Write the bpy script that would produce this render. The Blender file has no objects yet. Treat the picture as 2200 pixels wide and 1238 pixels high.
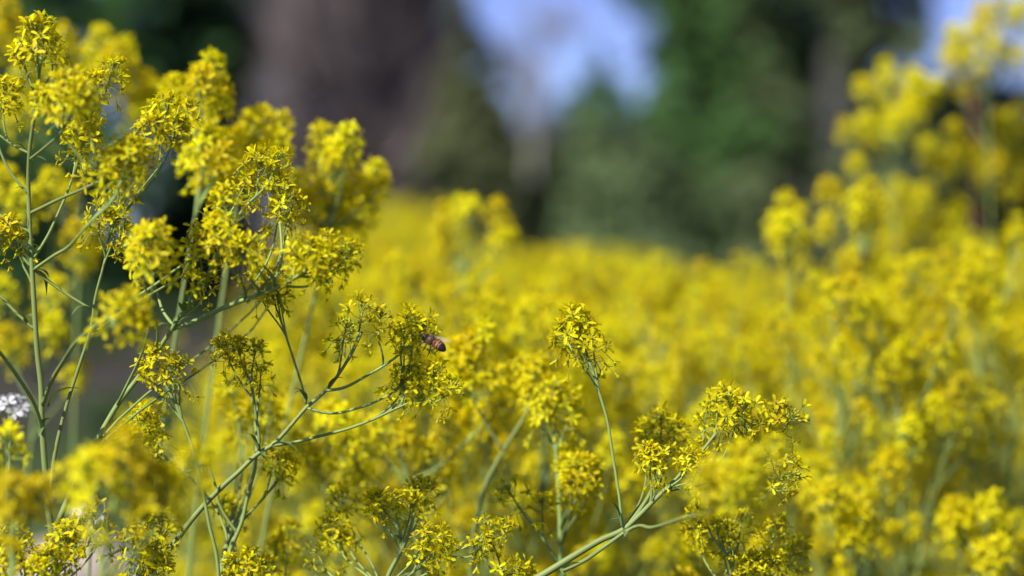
import bpy, math, random
from mathutils import Vector as V, Matrix as M, Quaternion

# ------------------------------------------------------------------ camera, sky, sun, exposure
S = bpy.context.scene
COL = S.collection
CAM_H, LENS, HORIZON = 0.80, 80.0, 520.0
FPX = 2200 * LENS / 36.0                       # focal length in photograph pixels
PITCH = math.atan((619 - HORIZON) / FPX)
cam = bpy.data.cameras.new('camera')
cam.lens, cam.sensor_width = LENS, 36.0
cam.clip_start, cam.clip_end = 0.02, 4000
cam.dof.use_dof, cam.dof.focus_distance, cam.dof.aperture_fstop = True, 1.0, 4.2
camo = bpy.data.objects.new('camera', cam)
camo.location = (0, 0, CAM_H)
camo.rotation_euler = (math.pi / 2 - PITCH, 0, 0)
COL.objects.link(camo)
S.camera = camo

SUN_EL, SUN_AZ = math.radians(43), math.radians(-44)   # azimuth measured from the view direction behind the camera
sun_dir = V((math.sin(SUN_AZ) * math.cos(SUN_EL), -math.cos(SUN_AZ) * math.cos(SUN_EL), math.sin(SUN_EL)))
w = bpy.data.worlds.new('World'); S.world = w; w.use_nodes = True
nt = w.node_tree
sky = nt.nodes.new('ShaderNodeTexSky'); sky.sky_type = 'NISHITA'; sky.sun_disc = False
sky.sun_elevation = SUN_EL
sky.sun_rotation = math.atan2(sun_dir.x, sun_dir.y)
sky.air_density, sky.dust_density, sky.ozone_density, sky.altitude = 0.65, 0.0, 4.0, 1500
bg = nt.nodes['Background']; bg.inputs['Strength'].default_value = 0.10
hsv = nt.nodes.new('ShaderNodeHueSaturation'); hsv.inputs['Saturation'].default_value = 1.02   # the clear spring sky is a saturated blue all over
hsv.inputs['Hue'].default_value = .528
nt.links.new(sky.outputs[0], hsv.inputs['Color']); nt.links.new(hsv.outputs[0], bg.inputs[0])
sl = bpy.data.lights.new('sun', 'SUN'); sl.energy = 5.0; sl.angle = math.radians(0.53); sl.color = (1, .95, .86)
so = bpy.data.objects.new('sun', sl); so.rotation_euler = sun_dir.to_track_quat('Z', 'Y').to_euler(); COL.objects.link(so)
S.view_settings.view_transform = 'Standard'; S.view_settings.look = 'None'
S.view_settings.gamma = 1; S.view_settings.use_curve_mapping = False
S.view_settings.exposure = 0.60

rnd = random.Random(11)
PI = math.pi


def at(px, py, d):
    """a point that stands d metres in front of the lens"""
    F = V((0, math.cos(PITCH), -math.sin(PITCH))); U = V((0, math.sin(PITCH), math.cos(PITCH)))
    return V((0, 0, CAM_H)) + F * d + V(((px - 1100) / FPX * d, 0, 0)) + U * ((619 - py) / FPX * d)


# ------------------------------------------------------------------ materials
def mat(name, col, rough=0.55, var=0.12, scale=40, trans=0.0, tcol=None, spec=0.3, hue=0.02, stretch=None):
    m = bpy.data.materials.new(name); m.use_nodes = True
    n, L = m.node_tree.nodes, m.node_tree.links
    p = n['Principled BSDF']
    p.inputs['Roughness'].default_value = rough
    p.inputs['Specular IOR Level'].default_value = spec
    tc = n.new('ShaderNodeTexCoord'); nz = n.new('ShaderNodeTexNoise')
    nz.inputs['Scale'].default_value = scale; nz.inputs['Detail'].default_value = 4
    src = tc.outputs['Object']
    if stretch:
        mp = n.new('ShaderNodeMapping'); mp.inputs['Scale'].default_value = stretch
        L.new(src, mp.inputs[0]); src = mp.outputs[0]
    L.new(src, nz.inputs['Vector'])
    oi = n.new('ShaderNodeObjectInfo')
    a = n.new('ShaderNodeMath'); a.operation = 'ADD'
    L.new(nz.outputs['Fac'], a.inputs[0]); L.new(oi.outputs['Random'], a.inputs[1])
    mr = n.new('ShaderNodeMapRange'); mr.inputs['From Min'].default_value = .3; mr.inputs['From Max'].default_value = 1.7
    mr.inputs['To Min'].default_value = 1 - var; mr.inputs['To Max'].default_value = 1 + var
    L.new(a.outputs[0], mr.inputs['Value'])
    mh = n.new('ShaderNodeMapRange'); mh.inputs['To Min'].default_value = .5 - hue; mh.inputs['To Max'].default_value = .5 + hue
    L.new(oi.outputs['Random'], mh.inputs['Value'])
    hs = n.new('ShaderNodeHueSaturation'); hs.inputs['Color'].default_value = (*col, 1)
    L.new(mr.outputs[0], hs.inputs['Value']); L.new(mh.outputs[0], hs.inputs['Hue'])
    L.new(hs.outputs[0], p.inputs['Base Color'])
    if trans:
        t = n.new('ShaderNodeBsdfTranslucent')
        hs2 = n.new('ShaderNodeHueSaturation'); hs2.inputs['Color'].default_value = (*(tcol or col), 1)
        L.new(mr.outputs[0], hs2.inputs['Value']); L.new(mh.outputs[0], hs2.inputs['Hue'])
        L.new(hs2.outputs[0], t.inputs['Color'])
        mx = n.new('ShaderNodeMixShader'); mx.inputs[0].default_value = trans
        L.new(p.outputs[0], mx.inputs[1]); L.new(t.outputs[0], mx.inputs[2])
        L.new(mx.outputs[0], n['Material Output'].inputs[0])
    return m


MAT = {
    'petal': mat('petal_yellow', (.80, .705, .006), .52, .14, 300, .48, (.90, .78, .002), .16, .012),
    'bud': mat('bud_yellow_green', (.46, .46, .03), .5, .15, 300, .15, None, .3, .015),
    'bract': mat('pedicel_green', (.24, .30, .05), .5, .15, 200, 0, None, .3, .01),
    'stem': mat('stem_glaucous', (.220, .295, .085), .55, .30, 60, 0, None, .35, .012, (1, 1, .25)),
    'leaf': mat('leaf_glaucous', (.115, .18, .06), .5, .2, 60, .2, (.14, .24, .04), .35, .012),
    'white': mat('petal_white', (.66, .66, .70), .5, .06, 200, .25, None, .3, .0),
}


# ------------------------------------------------------------------ mesh building
class MB:
    def __init__(s): s.v, s.f, s.mi, s.mats, s.smooth = [], [], [], [], []

    def mat(s, m):
        if m not in s.mats: s.mats.append(m)
        return s.mats.index(m)

    def add(s, vs, fs, m, X=None, smooth=True):
        k = len(s.v); i = s.mat(m)
        s.v += [tuple(X @ V(v)) for v in vs] if X is not None else [tuple(v) for v in vs]
        for f in fs:
            s.f.append(tuple(a + k for a in f)); s.mi.append(i); s.smooth.append(smooth)

    def tube(s, pts, rad, m, n=6, cap=True):
        pts = [V(p) for p in pts]
        N = len(pts)
        T = [(pts[min(i + 1, N - 1)] - pts[max(i - 1, 0)]).normalized() for i in range(N)]
        a = T[0].orthogonal().normalized(); vs, fs = [], []
        for i in range(N):
            a = (a - T[i] * a.dot(T[i])); a = a.normalized() if a.length > 1e-9 else T[i].orthogonal().normalized()
            b = T[i].cross(a)
            r = rad[i] if isinstance(rad, (list, tuple)) else rad
            for k in range(n):
                t = 2 * PI * k / n
                vs.append(pts[i] + (a * math.cos(t) + b * math.sin(t)) * r)
        for i in range(N - 1):
            for k in range(n):
                k2 = (k + 1) % n
                fs.append((i * n + k, i * n + k2, (i + 1) * n + k2, (i + 1) * n + k))
        if cap:
            fs.append(tuple(range(n))[::-1]); fs.append(tuple((N - 1) * n + k for k in range(n)))
        s.add(vs, fs, m)

    def ball(s, c, d, ra, rl, m, n=6, rows=3):
        """ellipsoid along d"""
        c, d = V(c), V(d).normalized(); a = d.orthogonal().normalized(); b = d.cross(a)
        vs = [c - d * rl]; fs = []
        for i in range(1, rows + 1):
            t = -PI / 2 + PI * i / (rows + 1)
            for k in range(n):
                u = 2 * PI * k / n
                vs.append(c + d * rl * math.sin(t) + (a * math.cos(u) + b * math.sin(u)) * ra * math.cos(t))
        vs.append(c + d * rl)
        for k in range(n): fs.append((0, 1 + (k + 1) % n, 1 + k))
        for i in range(rows - 1):
            for k in range(n):
                k2 = (k + 1) % n
                fs.append((1 + i * n + k, 1 + i * n + k2, 1 + (i + 1) * n + k2, 1 + (i + 1) * n + k))
        e = len(vs) - 1
        for k in range(n): fs.append((e, 1 + (rows - 1) * n + k, 1 + (rows - 1) * n + (k + 1) % n))
        s.add(vs, fs, m)

    def strip(s, pts, wid, nrm, m, fold=0.0, X=None):
        """leaf or petal: a folded ribbon of three verts a row"""
        vs, fs = [], []
        N = len(pts); pts = [V(p) for p in pts]; nrm = V(nrm)
        for i in range(N):
            t = (pts[min(i + 1, N - 1)] - pts[max(i - 1, 0)]).normalized()
            sd = t.cross(nrm); sd = sd.normalized() if sd.length > 1e-9 else t.orthogonal().normalized()
            up = sd.cross(t)
            vs += [pts[i] - sd * wid[i] + up * fold * wid[i], pts[i], pts[i] + sd * wid[i] + up * fold * wid[i]]
        for i in range(N - 1):
            for k in (0, 1):
                a = i * 3 + k
                fs.append((a, a + 1, a + 4, a + 3))
        s.add(vs, fs, m, X)

    def merge(s, o, X):
        k = len(s.v)
        s.v += [tuple(X @ V(v)) for v in o.v]
        mp = [s.mat(m) for m in o.mats]
        for f, i, sm in zip(o.f, o.mi, o.smooth):
            s.f.append(tuple(a + k for a in f)); s.mi.append(mp[i]); s.smooth.append(sm)

    def mesh(s, name):
        me = bpy.data.meshes.new(name)
        me.from_pydata(s.v, [], s.f)
        for m in s.mats: me.materials.append(m)
        me.polygons.foreach_set('material_index', s.mi)
        me.polygons.foreach_set('use_smooth', s.smooth)
        me.update()
        return me


def obj(name, data, parent=None, X=None, **props):
    o = bpy.data.objects.new(name, data)
    COL.objects.link(o)
    if parent: o.parent = parent
    if X is not None: o.matrix_local = X
    for k, v in props.items(): o[k] = v
    return o


def empty(name, loc, **props):
    o = bpy.data.objects.new(name, None); o.empty_display_size = .02
    o.location = loc; COL.objects.link(o)
    for k, v in props.items(): o[k] = v
    return o


def copy_tree(o, parent=None):
    c = o.copy(); COL.objects.link(c)
    if parent: c.parent = parent
    for ch in o.children: copy_tree(ch, c)
    return c


def smooth(pts, n=5):
    """a smooth curve through the points; tangents scaled to each span so uneven spacing does not overshoot"""
    P = [V(p) for p in pts]
    if len(P) < 3: return [P[0].lerp(P[-1], i / n) for i in range(n + 1)]
    N = len(P); D = [(P[i + 1] - P[i]).length + 1e-9 for i in range(N - 1)]
    T = []
    for i in range(N):
        if i == 0: T.append((P[1] - P[0]) / D[0])
        elif i == N - 1: T.append((P[-1] - P[-2]) / D[-1])
        else: T.append(((P[i] - P[i - 1]) / D[i - 1] * D[i] + (P[i + 1] - P[i]) / D[i] * D[i - 1]) / (D[i] + D[i - 1]))
    out = []
    for i in range(N - 1):
        a, b, ta, tb = P[i], P[i + 1], T[i] * D[i], T[i + 1] * D[i]
        for k in range(n):
            t = k / n; t2 = t * t; t3 = t2 * t
            out.append(a * (2 * t3 - 3 * t2 + 1) + ta * (t3 - 2 * t2 + t) + b * (3 * t2 - 2 * t3) + tb * (t3 - t2))
    out.append(P[-1])
    return out


def bez(a, b, c, d, n=8):
    out = []
    for i in range(n + 1):
        t = i / n; u = 1 - t
        out.append(a * u ** 3 + b * 3 * u * u * t + c * 3 * u * t * t + d * t ** 3)
    return out


def align(d, spin=0.0, loc=(0, 0, 0), s=1.0):
    q = V((0, 0, 1)).rotation_difference(V(d).normalized())
    return M.Translation(loc) @ q.to_matrix().to_4x4() @ M.Rotation(spin, 4, 'Z') @ M.Scale(s, 4)


MM = .001


# ------------------------------------------------------------------ structure: ground, path, trees
def noise_mat(name, c1, c2, c3, scale, rough=.9, bump=.3, detail=8, patch=.07):
    m = bpy.data.materials.new(name); m.use_nodes = True
    n, L = m.node_tree.nodes, m.node_tree.links; p = n['Principled BSDF']
    p.inputs['Roughness'].default_value = rough; p.inputs['Specular IOR Level'].default_value = .05
    tc = n.new('ShaderNodeTexCoord')
    a = n.new('ShaderNodeTexNoise'); a.inputs['Scale'].default_value = scale; a.inputs['Detail'].default_value = detail
    b = n.new('ShaderNodeTexNoise'); b.inputs['Scale'].default_value = scale * patch; b.inputs['Detail'].default_value = 4
    L.new(tc.outputs['Object'], a.inputs['Vector']); L.new(tc.outputs['Object'], b.inputs['Vector'])
    r = n.new('ShaderNodeValToRGB'); r.color_ramp.elements[0].position = .35; r.color_ramp.elements[1].position = .65
    r.color_ramp.elements[0].color = (*c1, 1); r.color_ramp.elements[1].color = (*c2, 1)
    L.new(a.outputs['Fac'], r.inputs[0])
    r2 = n.new('ShaderNodeValToRGB'); r2.color_ramp.elements[0].position = .45; r2.color_ramp.elements[1].position = .6
    L.new(b.outputs['Fac'], r2.inputs[0])
    mx = n.new('ShaderNodeMix'); mx.data_type = 'RGBA'
    L.new(r2.outputs[0], mx.inputs[0]); L.new(r.outputs[0], mx.inputs[6]); mx.inputs[7].default_value = (*c3, 1)
    L.new(mx.outputs[2], p.inputs['Base Color'])
    bp = n.new('ShaderNodeBump'); bp.inputs['Strength'].default_value = bump; bp.inputs['Distance'].default_value = .01
    L.new(a.outputs['Fac'], bp.inputs['Height']); L.new(bp.outputs[0], p.inputs['Normal'])
    return m


def sheet(name, x0, x1, y0, y1, z, m, nx=1, ny=1, wob=0, kind='structure', **kw):
    b = MB(); vs, fs = [], []
    r = random.Random(5)
    for j in range(ny + 1):
        for i in range(nx + 1):
            u, v = i / nx, j / ny
            y = y0 + (y1 - y0) * v
            if j in (0, ny) and wob: y += r.uniform(-wob, wob)
            vs.append((x0 + (x1 - x0) * u, y, z))
    for j in range(ny):
        for i in range(nx):
            a = j * (nx + 1) + i
            fs.append((a, a + 1, a + nx + 2, a + nx + 1))
    b.add(vs, fs, m)
    return obj(name, b.mesh(name), kind=kind, **kw)


sheet('ground', -700, 700, -300, 1500, 0, noise_mat('earth_and_short_grass', (.030, .045, .018), (.055, .060, .030), (.045, .065, .022), 14))
sheet('gravel_path', -40, 40, 9.2, 21.5, .004, noise_mat('mauve_gravel', (.045, .036, .036), (.080, .064, .062), (.024, .038, .016), 60, patch=.014), 60, 2, .35)

LEAFM = {}


def leafmat(name, col, trans=.2, var=.3):
    if name not in LEAFM: LEAFM[name] = mat(name, col, .7, var, 1.2, trans, None, .06, .02)
    return LEAFM[name]


BARK = mat('bark_grey', (.095, .092, .088), .9, .3, 9, 0, None, .1, .01, (1, 1, .2))
BARKD = mat('bark_dark', (.06, .05, .045), .9, .3, 9, 0, None, .1, .01, (1, 1, .2))
BARKP = mat('bark_pale', (.34, .33, .31), .85, .3, 7, 0, None, .1, .01, (1, 1, .3))


def tree(name, label, cat, px, d, blobs, leaf, lm, n, trunk_r, bark, seed, top_px=None, twigs=False, lean=0, group=None, density_shell=.35, trunk_px=None):
    """blobs: (px, py, rx_px, ry_px) of the crown's masses seen d metres away"""
    r = random.Random(seed)
    k = d / FPX
    base = at(px, 600, d); base.z = 0
    root = empty(name, base, label=label, category=cat)
    if group: root['group'] = group
    cs = []
    for (x, y, rx, ry) in blobs:
        c = at(x, y, d + r.uniform(-.2, .2) * rx * k) - base
        cs.append((c, rx * k, ry * k))
    top = max(cs, key=lambda c: c[0].z)
    th = top[0].z * .95
    tp = [V((lean * t + .06 * math.sin(3 * t + seed), .05 * math.cos(2.5 * t), th * t)) for t in [i / 8 for i in range(9)]]
    b = MB(); b.tube(tp, [trunk_r * (1.25 if i == 0 else 1 - .75 * i / 8) for i in range(9)], bark, 10)
    obj('trunk', b.mesh('trunk'), root)
    b = MB()
    for (c, rx, ry) in cs:
        for q in range(3 if rx > .6 else 2):
            h = max(.15 * th, min(c.z - .2 * ry, th * .9)) * r.uniform(.75, 1)
            a = tp[0].lerp(tp[-1], min(1, h / max(th, .01)))
            e = c + V((r.uniform(-.6, .6) * rx, r.uniform(-.6, .6) * rx, r.uniform(-.3, .6) * ry))
            b.tube(smooth([a, a.lerp(e, .5) + V((0, 0, .12 * rx)), e], 3), [trunk_r * .4 * (1 - .12 * i) for i in range(7)], bark, 5)
    obj('limb', b.mesh('limb'), root)
    b = MB()
    vol = sum(c[1] * c[1] * c[2] for c in cs)
    for (c, rx, ry) in cs:
        m_ = int(n * rx * rx * ry / vol)
        clumps = []
        for q in range(max(6, m_ // 22)):
            v = V((r.gauss(0, 1), r.gauss(0, 1), r.gauss(0, 1))).normalized() * (r.random() ** density_shell)
            clumps.append(c + V((v.x * rx, v.y * rx, v.z * ry)))
        for q in range(m_):
            cc = r.choice(clumps)
            p = cc + V((r.gauss(0, .16 * rx), r.gauss(0, .16 * rx), r.gauss(0, .13 * ry)))
            if p.z < .05: continue
            s = leaf * r.uniform(.6, 1.3)
            if twigs:
                dr = (p - V((0, 0, th * .4))).normalized() + V((r.gauss(0, .5), r.gauss(0, .5), r.gauss(.2, .5)))
                dr.normalize()
                b.strip([p, p + dr * s * 2, p + dr * s * 4], [s * .12, s * .09, s * .03], V((r.gauss(0, 1), r.gauss(0, 1), r.gauss(0, 1))), lm, .5)
            else:
                nn = (p - c).normalized() + V((r.gauss(0, .55), r.gauss(0, .55), .55 + r.gauss(0, .45)))
                X = align(nn, r.uniform(0, 6.28), p)
                b.add([(-s * .5, 0, 0), (0, -s * .32, s * .08), (s * .5, 0, 0), (0, s * .32, s * .08)], [(0, 1, 2), (0, 2, 3)], lm, X, False)
    obj('crown', b.mesh('crown'), root)
    return root


DK = leafmat('dark_evergreen_leaf', (.058, .118, .036), .12)
DK2 = leafmat('deep_green_leaf', (.066, .120, .042), .15)
GR = leafmat('fresh_green_leaf', (.070, .150, .046), .25)
OL = leafmat('olive_leaf', (.115, .145, .062), .22)
OG = leafmat('grey_olive_leaf', (.120, .170, .074), .2)
BR = leafmat('mauve_brown_twig', (.20, .168, .165), .0)
PT = leafmat('pale_twig', (.20, .195, .20), .0)

tree('evergreen_tree', 'broad dark evergreen tree filling the upper left corner', 'tree', 60, 27,
     [(60, -500, 300, 350), (-60, -150, 380, 320), (150, 60, 330, 260), (-40, 330, 380, 260), (160, 430, 260, 220), (40, 600, 330, 130)], .26, DK, 9000, .22, BARKD, 1)
tree('evergreen_tree', 'slimmer dark green tree beside the mauve brown tree', 'tree', 440, 29,
     [(440, -420, 170, 260), (420, -150, 220, 230), (450, 90, 200, 210), (470, 290, 190, 200), (430, 480, 210, 170), (470, 600, 230, 110)], .24, DK2, 8000, .18, BARKD, 2)
tree('leafless_tree', 'rounded mauve brown tree of dense bare twigs', 'tree', 790, 25,
     [(800, -120, 140, 180), (770, 80, 140, 180), (850, 60, 100, 190), (735, 240, 115, 160), (820, 260, 110, 180), (785, 410, 140, 120), (790, 540, 170, 90)], .135, BR, 12500, .2, BARKD, 3, twigs=True, density_shell=.12)
tree('olive_green_tree', 'dull olive green tree between the mauve brown tree and the gap of sky', 'tree', 985, 24.5,
     [(1000, 60, 45, 80), (1015, 140, 55, 80), (1015, 220, 75, 110), (1010, 310, 90, 120), (960, 390, 100, 130), (1050, 420, 95, 130), (990, 540, 150, 110)], .17, OL, 8500, .14, BARKD, 4)
tree('pale_tree', 'thin pale grey tree with bare twigs standing in the gap of sky', 'tree', 1150, 29,
     [(1165, 110, 80, 60), (1150, 190, 80, 70), (1150, 270, 90, 50)], .10, PT, 330, .09, BARKP, 5, twigs=True, lean=-.12)
tree('low_shrub', 'low grey green shrub at the foot of the pale bare tree', 'shrub', 1120, 30.5,
     [(1100, 320, 75, 70), (1170, 325, 75, 60), (1110, 410, 90, 110), (1190, 440, 90, 110), (1150, 520, 130, 120), (1090, 590, 150, 90)], .18, OL, 6500, .06, BARKD, 15)
tree('small_conifer', 'small dark pointed conifer against the sky', 'tree', 1285, 33,
     [(1282, 140, 32, 52), (1285, 195, 62, 62), (1270, 265, 90, 80), (1290, 360, 110, 110), (1290, 480, 130, 120), (1290, 580, 150, 90)], .16, DK, 7000, .12, BARKD, 6)
tree('olive_shrub', 'rounded olive brown bush below the small conifer', 'shrub', 1340, 25,
     [(1230, 330, 60, 70), (1330, 340, 120, 90), (1250, 460, 130, 110), (1400, 450, 140, 120), (1330, 570, 210, 110)], .16, OG, 5200, .08, BARKD, 7)
tree('green_tree', 'tall fresh green tree right of the gap of sky', 'tree', 1560, 27,
     [(1560, -420, 250, 260), (1500, -160, 200, 220), (1470, 60, 100, 150), (1600, 40, 170, 190), (1450, 190, 90, 120), (1440, 320, 120, 130), (1520, 250, 130, 140), (1620, 270, 160, 150), (1540, 420, 190, 130), (1580, 560, 230, 110)], .22, GR, 15000, .2, BARKD, 8)
tree('grey_trunked_tree', 'tree with a thick grey trunk among grey green leaves', 'tree', 1800, 23,
     [(1800, -500, 330, 260), (1700, -230, 220, 200), (1900, -200, 190, 200), (1720, 0, 120, 120), (1890, 60, 110, 150), (1935, 0, 70, 120), (1910, 250, 120, 150), (1700, 230, 80, 130), (1690, 420, 120, 120), (1900, 420, 150, 140), (1760, 560, 230, 110)], .2, OG, 12000, .155, BARK, 9)
tree('grey_green_tree', 'hazy grey green tree filling the space between the two right-hand trees', 'tree', 1690, 31,
     [(1690, -260, 200, 220), (1690, -60, 190, 170), (1650, 120, 190, 170), (1780, 110, 170, 170), (1640, 320, 200, 170), (1790, 320, 180, 170), (1700, 500, 300, 150)], .24, OL, 12000, .15, BARKD, 21)
tree('evergreen_tree', 'dark tree low behind the tall flowers on the far right', 'tree', 2090, 26,
     [(1990, 200, 70, 120), (2060, 260, 120, 110), (2160, 240, 130, 110), (2050, 400, 180, 150), (2200, 420, 180, 160), (2100, 560, 260, 120)], .2, DK2, 6500, .15, BARKD, 10)


# ------------------------------------------------------------------ flowers
def petal(b, ang, L, W, open_, m, rows=5):
    """a spoon-shaped petal that rises from the centre and bends outwards"""
    pts, wid = [], []
    prof = {5: (.28, .45, .82, 1.0, .62), 3: (.35, .95, .7), 2: (.4, 1.0)}[rows]
    for i in range(rows):
        s = i / (rows - 1)
        r_ = .35 + L * (s * math.sin(open_) + .10 * s * s)
        z = .7 + L * (s * math.cos(open_) + .38 * s * math.sin(open_) * (1 - .75 * s))
        pts.append(V((r_ * math.cos(ang), r_ * math.sin(ang), z)) * MM)
        wid.append(W * prof[i] * MM)
    b.strip(pts, wid, V((-math.cos(ang) * math.cos(open_), -math.sin(ang) * math.cos(open_), math.sin(open_) + .01)), m, .28)


def flower_mb(kind, seed):
    r = random.Random(seed); b = MB()
    op = {'open': 1.42, 'cup': 1.05, 'half': .62, 'shut': .16}[kind]
    L = {'open': 4.4, 'cup': 4.3, 'half': 3.9, 'shut': 3.3}[kind]
    a0 = r.uniform(0, PI)
    for k in range(4):
        petal(b, a0 + k * PI / 2 + r.uniform(-.15, .15), L * r.uniform(.9, 1.08), .86 * r.uniform(.9, 1.1), op + r.uniform(-.14, .14), MAT['petal'])
    for k in range(4):                                       # sepals between the petals
        a = a0 + PI / 4 + k * PI / 2; o2 = min(op + .1, 1.35)
        q = [V((.25 + 2.3 * s * math.sin(o2)) * math.cos(a) for _ in (0,)) if False else V(((.25 + 2.3 * s * math.sin(o2)) * math.cos(a), (.25 + 2.3 * s * math.sin(o2)) * math.sin(a), .5 + 2.3 * s * math.cos(o2) + .3 * s)) * MM for s in (0, .55, 1)]
        b.strip(q, [.28 * MM, .42 * MM, .08 * MM], V((-math.cos(a) * math.cos(o2), -math.sin(a) * math.cos(o2), math.sin(o2))), MAT['bud'], .3)
    b.ball((0, 0, .45 * MM), (0, 0, 1), .5 * MM, .6 * MM, MAT['bract'], 5, 2)
    b.ball((0, 0, 1.7 * MM), (0, 0, 1), .38 * MM, 1.1 * MM, MAT['bract'], 5, 2)
    if kind != 'shut':
        for k in range(6):                                   # stamens
            a = k * PI / 3 + r.uniform(-.2, .2); o = r.uniform(.25, .5) if kind == 'open' else .2
            e = V((math.sin(o) * math.cos(a) * 2.6, math.sin(o) * math.sin(a) * 2.6, .8 + 2.5 * math.cos(o))) * MM
            b.tube([V((.3 * math.cos(a), .3 * math.sin(a), .8)) * MM, e], .09 * MM, MAT['bud'], 3, False)
            b.ball(e, (0, 0, 1), .26 * MM, .4 * MM, MAT['petal'], 4, 1)
    return b


def flower_low(kind, seed):
    r = random.Random(seed); b = MB()
    op = {'open': 1.35, 'cup': 1.0, 'half': .6, 'shut': .2}[kind]
    a0 = r.uniform(0, PI)
    for k in range(4):
        petal(b, a0 + k * PI / 2 + r.uniform(-.2, .2), 4.2, 1.15, op + r.uniform(-.15, .15), MAT['petal'], 3)
    b.ball((0, 0, 1.2 * MM), (0, 0, 1), .75 * MM, 1.2 * MM, MAT['bud'], 4, 1)
    return b


HI = {k: [flower_mb(k, 10 * i + j).mesh('flower') for j in range(3)] for i, k in enumerate(('open', 'cup', 'half', 'shut'))}
LO = {k: [flower_low(k, 10 * i + j) for j in range(2)] for i, k in enumerate(('open', 'cup', 'half', 'shut'))}


def head_layout(seed, n_open, n_old, n_bud, R, L):
    """a raceme tip: stalks, open flowers round the dome, older hanging ones below, buds on top"""
    r = random.Random(seed); stalks, fl, buds = [], [], []
    g0 = r.uniform(0, 6)
    for i in range(n_open):
        t = (i + .5) / n_open
        a = g0 + i * 2.39996 + r.uniform(-.3, .3)
        th = math.radians(112 - 92 * t ** .85 + r.uniform(-9, 9))
        pl = R * (.86 - .30 * t) * r.uniform(.82, 1.15)
        d = V((math.sin(th) * math.cos(a), math.sin(th) * math.sin(a), math.cos(th)))
        s = V((0, 0, L * (.12 + .8 * t)))
        e = s + d * pl + V((0, 0, .10 * pl))
        stalks.append([s, s + d * pl * .5 - V((0, 0, .06 * pl)), e])
        ax = (d + V((r.gauss(0, .28), r.gauss(0, .28), .35 + r.gauss(0, .25)))).normalized()
        kind = 'open' if t < .62 and r.random() < .75 else ('cup' if r.random() < .7 else 'half')
        fl.append((align(ax, r.uniform(0, 6), e, r.uniform(.84, 1.1)), kind))
    for i in range(n_old):
        a = r.uniform(0, 2 * PI); th = math.radians(r.uniform(95, 140)); pl = R * r.uniform(.8, 1.25)
        d = V((math.sin(th) * math.cos(a), math.sin(th) * math.sin(a), math.cos(th)))
        s = V((0, 0, r.uniform(-.35, .15) * L)); e = s + V((d.x, d.y, d.z * .3)) * pl * .9 - V((0, 0, pl * .45))
        stalks.append([s, s + V((d.x, d.y, 0)) * pl * .6, e])
        ax = (V((d.x * .5, d.y * .5, -.8)) + V((r.gauss(0, .2), r.gauss(0, .2), 0))).normalized()
        fl.append((align(ax, r.uniform(0, 6), e, r.uniform(.7, .9)), r.choice(('half', 'shut', 'half', 'cup'))))
    for i in range(n_bud):
        t = i / max(1, n_bud); a = i * 2.39996; th = math.radians(8 + 62 * t)
        d = V((math.sin(th) * math.cos(a), math.sin(th) * math.sin(a), math.cos(th)))
        s = V((0, 0, L * (1 - .18 * t))); pl = R * (.20 + .22 * t) * r.uniform(.8, 1.2)
        stalks.append([s, s + d * pl * .5, s + d * pl])
        buds.append((s + d * pl, d, r.uniform(.7, 1.05)))
    return stalks, fl, buds


def head_core(lay, L, low=False):
    stalks, fl, buds = lay; b = MB()
    b.tube([(0, 0, -.0005), (0, 0, L * .5), (0, 0, L)], [.55 * MM, .5 * MM, .3 * MM], MAT['bract'], 3 if low else 5)
    for s in stalks:
        b.tube(s if not low else [s[0], s[2]], .19 * MM if not low else .3 * MM, MAT['bract'], 3, False)
    for p, d, q in buds:
        b.ball(p + d * q * MM, d, .62 * q * MM, 1.05 * q * MM, MAT['bud'], 4 if low else 6, 1 if low else 2)
    return b


KIND = {  # n_open, n_old, n_bud, R mm, L mm
    'dome': (17, 2, 12, 8.8, 10), 'full': (22, 3, 12, 9.6, 13), 'loose': (10, 5, 11, 10.0, 11), 'small': (9, 1, 9, 6.2, 7), 'seedy': (7, 6, 16, 9.8, 10)}
HEADS, LOWH = {}, {}
for ki, (k, (no, nd, nb, R_, L_)) in enumerate(KIND.items()):
    HEADS[k] = []; LOWH[k] = []
    for v in range(3):
        lay = head_layout(100 * ki + v, no, nd, nb, R_ * MM, L_ * MM)
        HEADS[k].append((head_core(lay, L_ * MM).mesh('flower_head'), lay[1]))
        if v < 2:
            b = head_core(lay, L_ * MM, True); r = random.Random(v)
            for X, kd in lay[1]: b.merge(r.choice(LO[kd]), X)
            LOWH[k].append((b, b.mesh('flower_head')))


HS = .93                                                     # overall size of a raceme tip


def put_head(parent, base, d, kind, s=1.0, hi=True, r=rnd):
    X = align(d, r.uniform(0, 2 * PI), base, s * HS * r.uniform(.86, 1.1))
    if not hi:
        return obj('flower_head', r.choice(LOWH[kind])[1], parent, X)
    me, fl = r.choice(HEADS[kind])
    h = obj('flower_head', me, parent, X)
    for Y, k in fl:
        obj('flower', r.choice(HI[k]), h, Y)
    return h


def leaf_mb(p, d, L, W, seed, bend=.35, m='leaf'):
    r = random.Random(seed); b = MB(); d = V(d).normalized()
    side = d.cross(V((0, 0, 1))); side = side.normalized() if side.length > 1e-4 else V((1, 0, 0))
    nrm = side.cross(d); pts = []
    for i in range(7):
        t = i / 6
        pts.append(V(p) + d * L * t - V((0, 0, 1)) * bend * L * t * t * t + nrm * L * .16 * math.sin(PI * t) + side * L * .05 * math.sin(5 * t))
    b.strip(pts, [W * q for q in (.5, .8, 1, .92, .72, .42, .05)], nrm, MAT[m], .45)
    return b


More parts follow.
